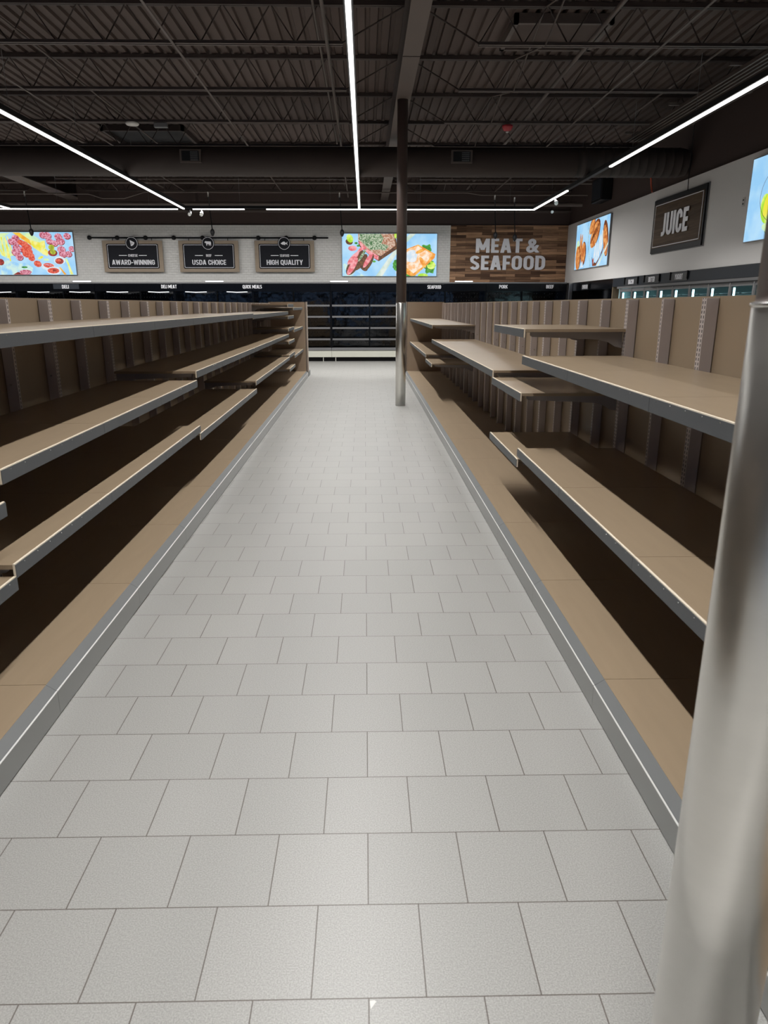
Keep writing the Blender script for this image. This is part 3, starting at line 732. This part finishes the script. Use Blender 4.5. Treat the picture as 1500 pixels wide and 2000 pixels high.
# screen 1: pixel space of an enlarged view (7.5 px per photo px) -> metres
k1 = .01615/7.5
def s1(pts): return [((x-1110-9*(y-180)/83*0)*k1+1.51, -(y-490)*k1*.96) for x, y in pts]
sh1 = [('pale', [(245, 185), (480, 185), (650, 300), (700, 300), (700, 440), (620, 480), (500, 380), (330, 260)]), ('board', [(0, 560), (180, 600), (300, 640), (360, 620), (480, 700), (450, 800), (0, 800)]),
       ('rind', [(240, 185), (340, 185), (480, 290), (500, 380), (470, 350), (300, 230)]), ('cheese', [(480, 290), (620, 330), (700, 300), (695, 400), (620, 470), (520, 400), (490, 340)]),
       ('cheese', [(620, 470), (700, 420), (740, 460), (715, 525), (650, 500)]), ('pale', [(0, 200), (200, 190), (130, 240), (200, 520), (120, 560), (40, 520), (0, 460)])]
for a, b_, c, d_ in ((60, 250, 70, 530), (110, 260, 150, 600), (130, 300, 120, 560), (0, 380, 60, 520), (150, 240, 200, 520)):
    sh1.append(('cheese', [(a, b_), (a+18, b_), (c+22, d_), (c, d_)]))
for x, y, r in ((275, 265, 55), (210, 315, 52), (290, 320, 48), (275, 405, 58), (350, 430, 45), (255, 470, 62), (300, 540, 55), (680, 220, 52), (745, 230, 60), (770, 310, 52), (840, 340, 50), (1035, 235, 52), (905, 245, 56), (930, 310, 62), (930, 430, 60), (945, 495, 58), (1030, 495, 50), (1085, 420, 46)):
    sh1.append(('darkmeat', s0 := ell(x+6, y+9, r, r*.86))); sh1.append(('salami', ell(x, y, r, r*.85)))
for x, y, r in ((350, 330, 50), (400, 360, 60), (440, 400, 62), (400, 440, 60), (450, 460, 60), (410, 500, 60), (470, 520, 58), (480, 560, 50), (560, 640, 58)):
    sh1.append(('chorizo', ell(x, y, r, r*.8, 20)))
sh1 += [('darkmeat', ell(800, 480, 70, 50)), ('olive', ell(790, 400, 45, 40)), ('olive', ell(805, 465, 42, 40)), ('white', ell(890, 590, 85, 60)), ('darkmeat', ell(885, 600, 62, 45)), ('chorizo', ell(870, 590, 40, 24)),
        ('white', ell(710, 680, 100, 55)), ('chorizo', ell(720, 665, 80, 36, 8)), ('salami', ell(715, 655, 60, 10, 8)), ('white', ell(790, 740, 110, 60)), ('chorizo', ell(780, 740, 88, 42)), ('darkmeat', ell(800, 735, 30, 18)),
        ('darkmeat', [(180, 800), (250, 760), (300, 770), (460, 800)]), ('salami', ell(365, 762, 92, 36)), ('darkmeat', ell(20, 615, 50, 48)), ('leaf', ell(360, 690, 45, 14)),
        ('rind', [(870, 690), (890, 690), (970, 795), (935, 800)]), ('pale', [(965, 560), (1000, 560), (1075, 800), (1020, 800), (1000, 650)]), ('cheese', [(1000, 620), (1012, 620), (1065, 790), (1040, 795)]), ('cheese', ell(615, 550, 45, 18, -25)), ('pale', ell(695, 580, 40, 18))]
light_box('back-lit food picture of salami, cheese and olives above the deli cooler', (-10.79, 24.40, 3.335), '-Y', 3.04, 1.285, [(n, s1(p)) for n, p in sh1])
# screen 2 (5 px per photo px)
k2 = .0165/5
def s2(pts): return [((x-345)*k2-1.52, -(y-490)*k2*.95) for x, y in pts]
sh2 = [('knife', [(670, 700), (735, 700), (905, 430), (1060, 285), (1005, 285), (880, 400)]), ('board', [(350, 560), (560, 700), (350, 700)]),
       ('sear', [(500, 300), (850, 285), (870, 340), (880, 430), (700, 550), (620, 500), (505, 400)]), ('crust', [(500, 285), (850, 285), (862, 400), (720, 500), (600, 450), (500, 345)]), ('herb', [(510, 285), (720, 285), (750, 330), (700, 440), (620, 440), (510, 340)]), ('herb', [(730, 380), (800, 400), (760, 450), (690, 430)]),
       ('steak', [(500, 362), (520, 362), (600, 440), (700, 500), (695, 540), (640, 510), (540, 430)]),
       ('sear', ell(413, 362, 36, 28, 20)), ('lime', ell(420, 330, 30, 42, -25)), ('lime', ell(868, 300, 18, 30)),
       ('sear', ell(550, 590, 62, 38, 60)), ('sear', ell(450, 590, 110, 50, -58)), ('sear', ell(520, 560, 100, 40, -50)), ('sear', ell(600, 560, 95, 34, -62)),
       ('steak', ell(445, 425, 42, 26)), ('steak', ell(495, 500, 98, 30, -62)), ('sear', ell(480, 530, 110, 24, -52)), ('steak', ell(450, 520, 82, 24, -48)), ('sear', ell(470, 560, 90, 14, -50)), ('steak', ell(442, 600, 98, 28, -60)), ('steak', ell(595, 540, 86, 22, -58)), ('herb', ell(540, 490, 75, 12, -58)),
       ('leaf', ell(480, 375, 16, 10)), ('leaf', ell(500, 400, 14, 10)), ('leaf', ell(655, 552, 16, 10)),
       ('leaf', ell(1165, 430, 50, 45, j=.25)), ('leaf', ell(1205, 610, 55, 60, j=.25)), ('leaf', ell(865, 590, 30, 55, j=.2)), ('leaf', ell(1010, 665, 60, 40, j=.25)), ('lime', ell(1215, 590, 42, 38)), ('lime', ell(1135, 690, 50, 22)), ('leaf', ell(1180, 560, 30, 24, j=.2)),
       ('gold', [(975, 430), (1085, 388), (1255, 480), (1245, 520), (1060, 690), (1020, 700), (900, 640), (880, 560)]), ('salmon', [(975, 440), (1080, 400), (1225, 480), (1150, 590), (1040, 670), (960, 600), (900, 560)]), ('white', ell(1020, 500, 60, 60, j=.1)), ('gold', ell(1110, 450, 55, 16, -25)), ('gold', ell(1130, 560, 20, 60, -30)), ('white', ell(900, 660, 34, 26))]
light_box('back-lit food picture of herb crusted steak and salmon behind the column', (.815, 24.40, 3.297), '-Y', 3.05, 1.29, [(n, s2(p)) for n, p in sh2])
# screen 3 (right wall): viewer's left is the far end; u grows toward the camera
sh3 = [('pale', ell(-1.3, -.1, .16, .3)), ('grilldark', ell(-1.12, -.30, .20, .36, -5)), ('grill', ell(-1.25, -.32, .22, .36, 10)), ('grill', ell(-.95, .05, .07, .30, -12)), ('grill', ell(-1.05, .1, .06, .28, 8)), ('grilldark', ell(-.68, -.22, .26, .34)), ('grill', ell(-.72, -.2, .22, .30)), ('white', [(-.9, -.6), (-.8, -.45), (-.72, -.42), (-.6, -.6)]),
       ('grilldark', ell(.35, .26, .46, .30, 38)), ('grill', ell(.30, .22, .44, .26, 38)), ('grilldark', ell(.02, .50, .30, .18, 40)), ('grill', ell(0, .47, .27, .15, 40)), ('grilldark', ell(1.30, .05, .22, .5, 20)), ('grill', ell(1.28, .0, .17, .42, 20)),
       ('grilldark', [(.18, -.35), (.3, -.62), (.62, -.62), (1.1, -.3), (1.2, -.1), (.9, -.4), (.6, -.55), (.35, -.5)]), ('white', ell(.42, -.28, .07, .28, -8)), ('white', ell(.60, -.25, .07, .27, -4)), ('white', ell(.80, -.14, .09, .34, -8)), ('white', ell(.98, .0, .07, .3, -5)),
       ('knife', [(.72, -.64), (.86, -.64), (1.55, -.12), (1.55, -.2+.15)]), ('darkmeat', ell(.34, -.5, .05, .1)), ('herb', [(-.35, .6), (-.33, .6), (-.22, 0), (.1, -.64), (.08, -.64), (-.25, 0)])]
for i in range(5): sh3.append(('grilldark', [(-.05+i*.14, .02+i*.07), (.0+i*.14, .0+i*.07), (.22+i*.12, .24+i*.08), (.18+i*.12, .27+i*.08)]))
light_box('back-lit food picture of grilled chicken on the right wall', (6.57, 21.65, 3.43), '-X', 3.08, 1.28, sh3)
sh4 = [('lime', ell(-.95, -.18, .16, .24, 20)), ('cheese', ell(-.9, -.12, .12, .2, -20)), ('lime', ell(-.55, -.1, .2, .36, 10)), ('cheese', ell(-.5, -.05, .14, .3, 10)), ('olive', ell(-.42, .0, .06, .2)), ('leaf', ell(-.8, -.55, .16, .05, -35)), ('pale', ell(-.7, -.5, .3, .08, -10)), ('rind', ell(.2, 0, .5, .45)), ('cheese', ell(.2, 0, .42, .38))]
ringp = ell(-.35, .02, .80, .50, n=40); ringi = ell(-.35, .02, .79, .49, n=40)
for i in range(40):
    j = (i+1) % 40; sh4.append(('sear', [ringp[i], ringp[j], ringi[j], ringi[i]]))
light_box('back-lit blue picture with a citrus drink at the right edge of the view', (6.57, 11.38, 3.43), '-X', 3.08, 1.29, sh4)
t = thing('wall_outlet', 'small grey double outlet on the right wall beside the blue picture', 'outlet', (6.565, 13.19, 3.46))
part('plate', MB().box(-.008, 0, -.04, .04, -.075, .075, .002), APW, t); part('sockets', MB().box(-.010, -.008, -.02, .02, .015, .045).box(-.010, -.008, -.02, .02, -.045, -.015), BLACK, t)

# ---------------------------------------------------------------- open coolers along the back wall
YC = 23.5
bounds = [-13.37+2.46*i for i in range(9)]
WHERE = ['at the far left', 'under the salami screen', 'left under the cheese sign', 'under the cheese and beef signs', 'under the beef sign, left of the aisle', 'at the left end of the aisle opening', 'behind the far column', 'under the meat lettering, in the corner']
WHERE = ['at the far left edge of the back wall', 'under the salami picture', 'between the salami picture and the cheese sign', 'under the beef sign', 'under the seafood sign', 'seen at the end of the aisle', 'just right of the far column', 'under the wood plank wall in the corner']
for i, (x0, x1) in enumerate(zip(bounds, bounds[1:])):
    if i == 7: x1 = 6.40
    L = x1-x0; g = .004
    t = thing('open_cooler', 'black open dairy-style wall cooler %s' % WHERE[i], 'cooler', (x0, YC, 0), 0, 'open coolers along the back wall')
    t['label'] = 'black open wall cooler with cream base, %s' % WHERE[i]
    part('canopy', MB().box(g, L-g, 0, .80, 2.17, 2.40), BLACKG, t)
    part('canopy_cap', MB().box(g, L-g, .01, .88, 2.401, 2.44), GMET, t)
    part('liner', MB().box(g, L-g, .66, .70, .43, 2.169), PEG, t)
    part('side_wall', MB().box(g, .03, .05, .66, .43, 2.169), BLACKG, t); part('side_wall', MB().box(L-.03, L-g, .05, .66, .43, 2.169), BLACKG, t)
    pg = MB()
    for zz in range(15):
        for xx in range(int(L/.085)):
            if random.random() < .25: continue
            pg.box(.06+xx*.085, .066+xx*.085, .655, .6595, .55+zz*.11, .58+zz*.11)
    part('peg_slots', pg, GMET, t)
    part('liner_post', MB().box(L/2-.02, L/2+.02, .60, .655, .43, 2.169), NAVY, t)
    for z in (1.763, 1.419, 1.071, .721):
        for a, c in ((.035, L/2-.025), (L/2+.025, L-.035)):
            s_ = part('shelf', MB().box(a, c, .09, .59, z-.045, z-.025), BLACK, t)
            part('price_rail', MB().box(a, c, .06, .089, z-.055, z), GMET, s_)
    part('tub_rim', MB().box(g, L-g, -.02, .10, .345, .43, .01), GMET, t)
    part('tub_floor', MB().box(g, L-g, .10, .66, .36, .43), BLACK, t)
    part('base_panel', MB().box(g, L-g, 0, .03, .165, .344), WHITE, t)
    part('lower_rail', MB().box(g, L-g, -.015, .03, .135, .164, .004), WHITE, t)
    part('kick_recess', MB().box(g, L-g, .10, .13, .0, .135), BLACK, t)
    for xx in (.12, L-.28): part('leg', MB().box(xx, xx+.02, .0, .03, 0, .135), WHITE, t)
    if i <= 3:
        for a, c in ((.35, 1.02), (1.65, 2.3)):
            part('canopy_tube', MB().tube([(a, .05, 2.155), ((a+c)/2, .05, 2.14), (c, .05, 2.15)], .011, 8), EMITS, t)
tag(part('corner_post', MB().box(6.44, 6.56, 23.38, 23.52, 0, 2.42, .01), ALU, None), 'shiny corner post between the back coolers and the right-hand cooler', 'post')
tag(part('corner_filler', MB().box(6.41, 6.62, 23.53, 24.3, 0, 2.42), BLACK, None), 'black filler panel behind the shiny corner post', 'panel')
def label_plate(txt, x, z, wtxt, plate, label, pm=None):
    t = thing('category_label', label, 'sign', (x, YC-.004, z))
    part('plate', MB().box(plate[0], plate[1], -.008, 0, -.075, .075, .003), pm or BLACKG, t)
    lettering(txt, t, (0, -.012, -.005), wtxt, .105, LETT, bold=.035, ext=.003)
label_plate('DELI', -9.34, 2.31, .21, (-.38, .42), 'small DELI label on the cooler under the salami picture', NAVY)
label_plate('DELI MEAT', -6.12, 2.315, .48, (-.32, .42), 'small DELI MEAT label on the cooler fascia')
label_plate('QUICK MEALS', -3.52, 2.31, .60, (-.4, .4), 'small QUICK MEALS label on the cooler fascia')
label_plate('SEAFOOD', 2.2, 2.30, .43, (-.35, .35), 'small SEAFOOD label on the cooler right of the column')
label_plate('PORK', 4.39, 2.31, .27, (-.35, .35), 'small PORK label on the cooler under the wood wall')
label_plate('BEEF', 5.865, 2.31, .24, (-.3, .3), 'small BEEF label near the corner of the back coolers')

for xm, wh in ((-8.86, 'left of the deli meat label'), (-4.72, 'left of the quick meals label'), (-.80, 'above the end of the aisle'), (3.15, 'under the left end of the wood planks')):  # reflective strips on the cooler caps, their glint painted as a glow
    t = thing('cap_glint', 'short pale strip with painted-on glint on the back coolers, %s' % wh, 'light', (xm, 23.62, 2.44))
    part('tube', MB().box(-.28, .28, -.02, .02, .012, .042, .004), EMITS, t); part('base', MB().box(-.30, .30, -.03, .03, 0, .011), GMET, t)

# ---------------------------------------------------------------- coolers on the right wall
t = thing('corner_cooler', 'black open cooler on the right wall beside the shiny corner post', 'cooler', (6.56, 19.62, 0))
part('canopy', MB().box(0, .5, 0, 3.74, 2.17, 2.415), BLACKG, t)
part('liner', MB().box(.5, .54, 0, 3.74, .4, 2.165), PEG, t)
part('base_panel', MB().box(0, .5, 0, 3.74, 0, .4), WHITE, t)
for z in (.75, 1.1, 1.45, 1.78): part('shelf', MB().box(.05, .48, .03, 3.7, z-.04, z), BLACK, t)
part('end_wall', MB().box(.0, .5, -.03, 0, 0, 2.415), TAN, t)
DY0, DY1 = 9.3, 19.2
t = thing('glass_door_cooler', 'long glass door cooler with slate fascia on the right wall', 'cooler', (6.56, 0, 0))
part('fascia', MB().box(-.01, .06, DY0, 19.585, 2.205, 2.415), NAVY, t)
part('top_rail', MB().box(-.02, .05, DY0, DY1, 2.15, 2.2), GMET, t)
part('track', MB().box(-.035, -.02, DY0, 16.9, 2.135, 2.15), BLACK, t)
part('base_panel', MB().box(0, .5, DY0, DY1, 0, .25), GMET, t)
part('interior_back', MB().box(.85, .88, DY0, DY1, .25, 2.15), mat('cooler_interior', (.42, .55, .56, 1), .4), t)
part('interior_ends', MB().box(.05, .85, DY0-.02, DY0, .25, 2.4).box(.05, .85, DY1, DY1+.02, .25, 2.4).box(.05, .85, DY0, DY1, 2.2, 2.25), mat('cooler_interior', (.42, .55, .56, 1)), t)
ys = [9.97, 10.8, 11.62, 12.45, 13.27, 14.10, 14.93, 15.75, 16.55, 17.35, 18.17, 19.0]
for n, (ya, yb) in enumerate(zip(ys, ys[1:])):
    f = MB().box(0, .04, ya+.01, ya+.05, .26, 2.14).box(0, .04, yb-.05, yb-.01, .26, 2.14).box(0, .04, ya+.05, yb-.05, 2.07, 2.14).box(0, .04, ya+.05, yb-.05, .26, .33)
    dd = part('door', f, GMET, t); part('pane', MB().box(.016, .022, ya+.05, yb-.05, .33, 2.07), GLASS, dd)
    part('handle', MB().tube([(-.03, yb-.03 if n % 2 else ya+.03, .9), (-.03, yb-.03 if n % 2 else ya+.03, 1.6)], .01, 8), ALU, dd)
    rk = MB()
    for z in (.6, .95, 1.3, 1.65, 1.95): rk.box(.2, .75, ya+.04, yb-.04, z, z+.012)
    part('rack', rk, GMET, t)
for y in ys:
    part('mullion', MB().box(-.005, .05, y-.01, y+.01, .25, 2.15), ALU, t)
    if y > 10: part('lamp_tube', MB().box(.10, .13, y+.05, y+.09, .4, 2.05), EMITC, t)
def label_r(txt, y, z, wtxt, plate, label):
    t = thing('category_label', label, 'sign', (6.545, y, z))
    part('plate', MB().box(-.008, 0, -plate, plate, -.09, .07, .003), mat('grey_label_plate', (.05, .055, .06, 1), .3), t)
    part('holders', MB().box(-.03, 0, plate+.01, plate+.03, -.06, .10).box(-.03, 0, -plate-.03, -plate-.01, -.06, .10), BLACK, t)
    lettering(txt, t, (-.012, 0, -.005), wtxt, .11, LETT, facing='-X', bold=.035, ext=.003)
label_r('BACON', 18.2, 2.30, .36, .42, 'small BACON label at the far end of the slate fascia')
label_r('BUTTER', 16.9, 2.315, .36, .42, 'small BUTTER label in the middle of the slate fascia')
label_r('YOGURT', 15.45, 2.32, .38, .40, 'small YOGURT label nearest to the camera on the slate fascia')
label_r('CHICKEN', 22.0, 2.27, .52, .34, 'small label on the black cooler next to the corner post')

# chip of torn paper on the floor and a crumb
tag(part('floor_scuff', MB().prism([(.006, 1.412), (.020, 1.432), (.016, 1.436), (.003, 1.434)], 'Z', .0, .0006), APW, None), 'tiny pale chip at a tile joint near the bottom of the view', 'chip')
for o in bpy.data.objects:
    if o.type == 'MESH' and o.parent is None and 'kind' not in o and 'label' not in o: print('UNTAGGED', o.name)
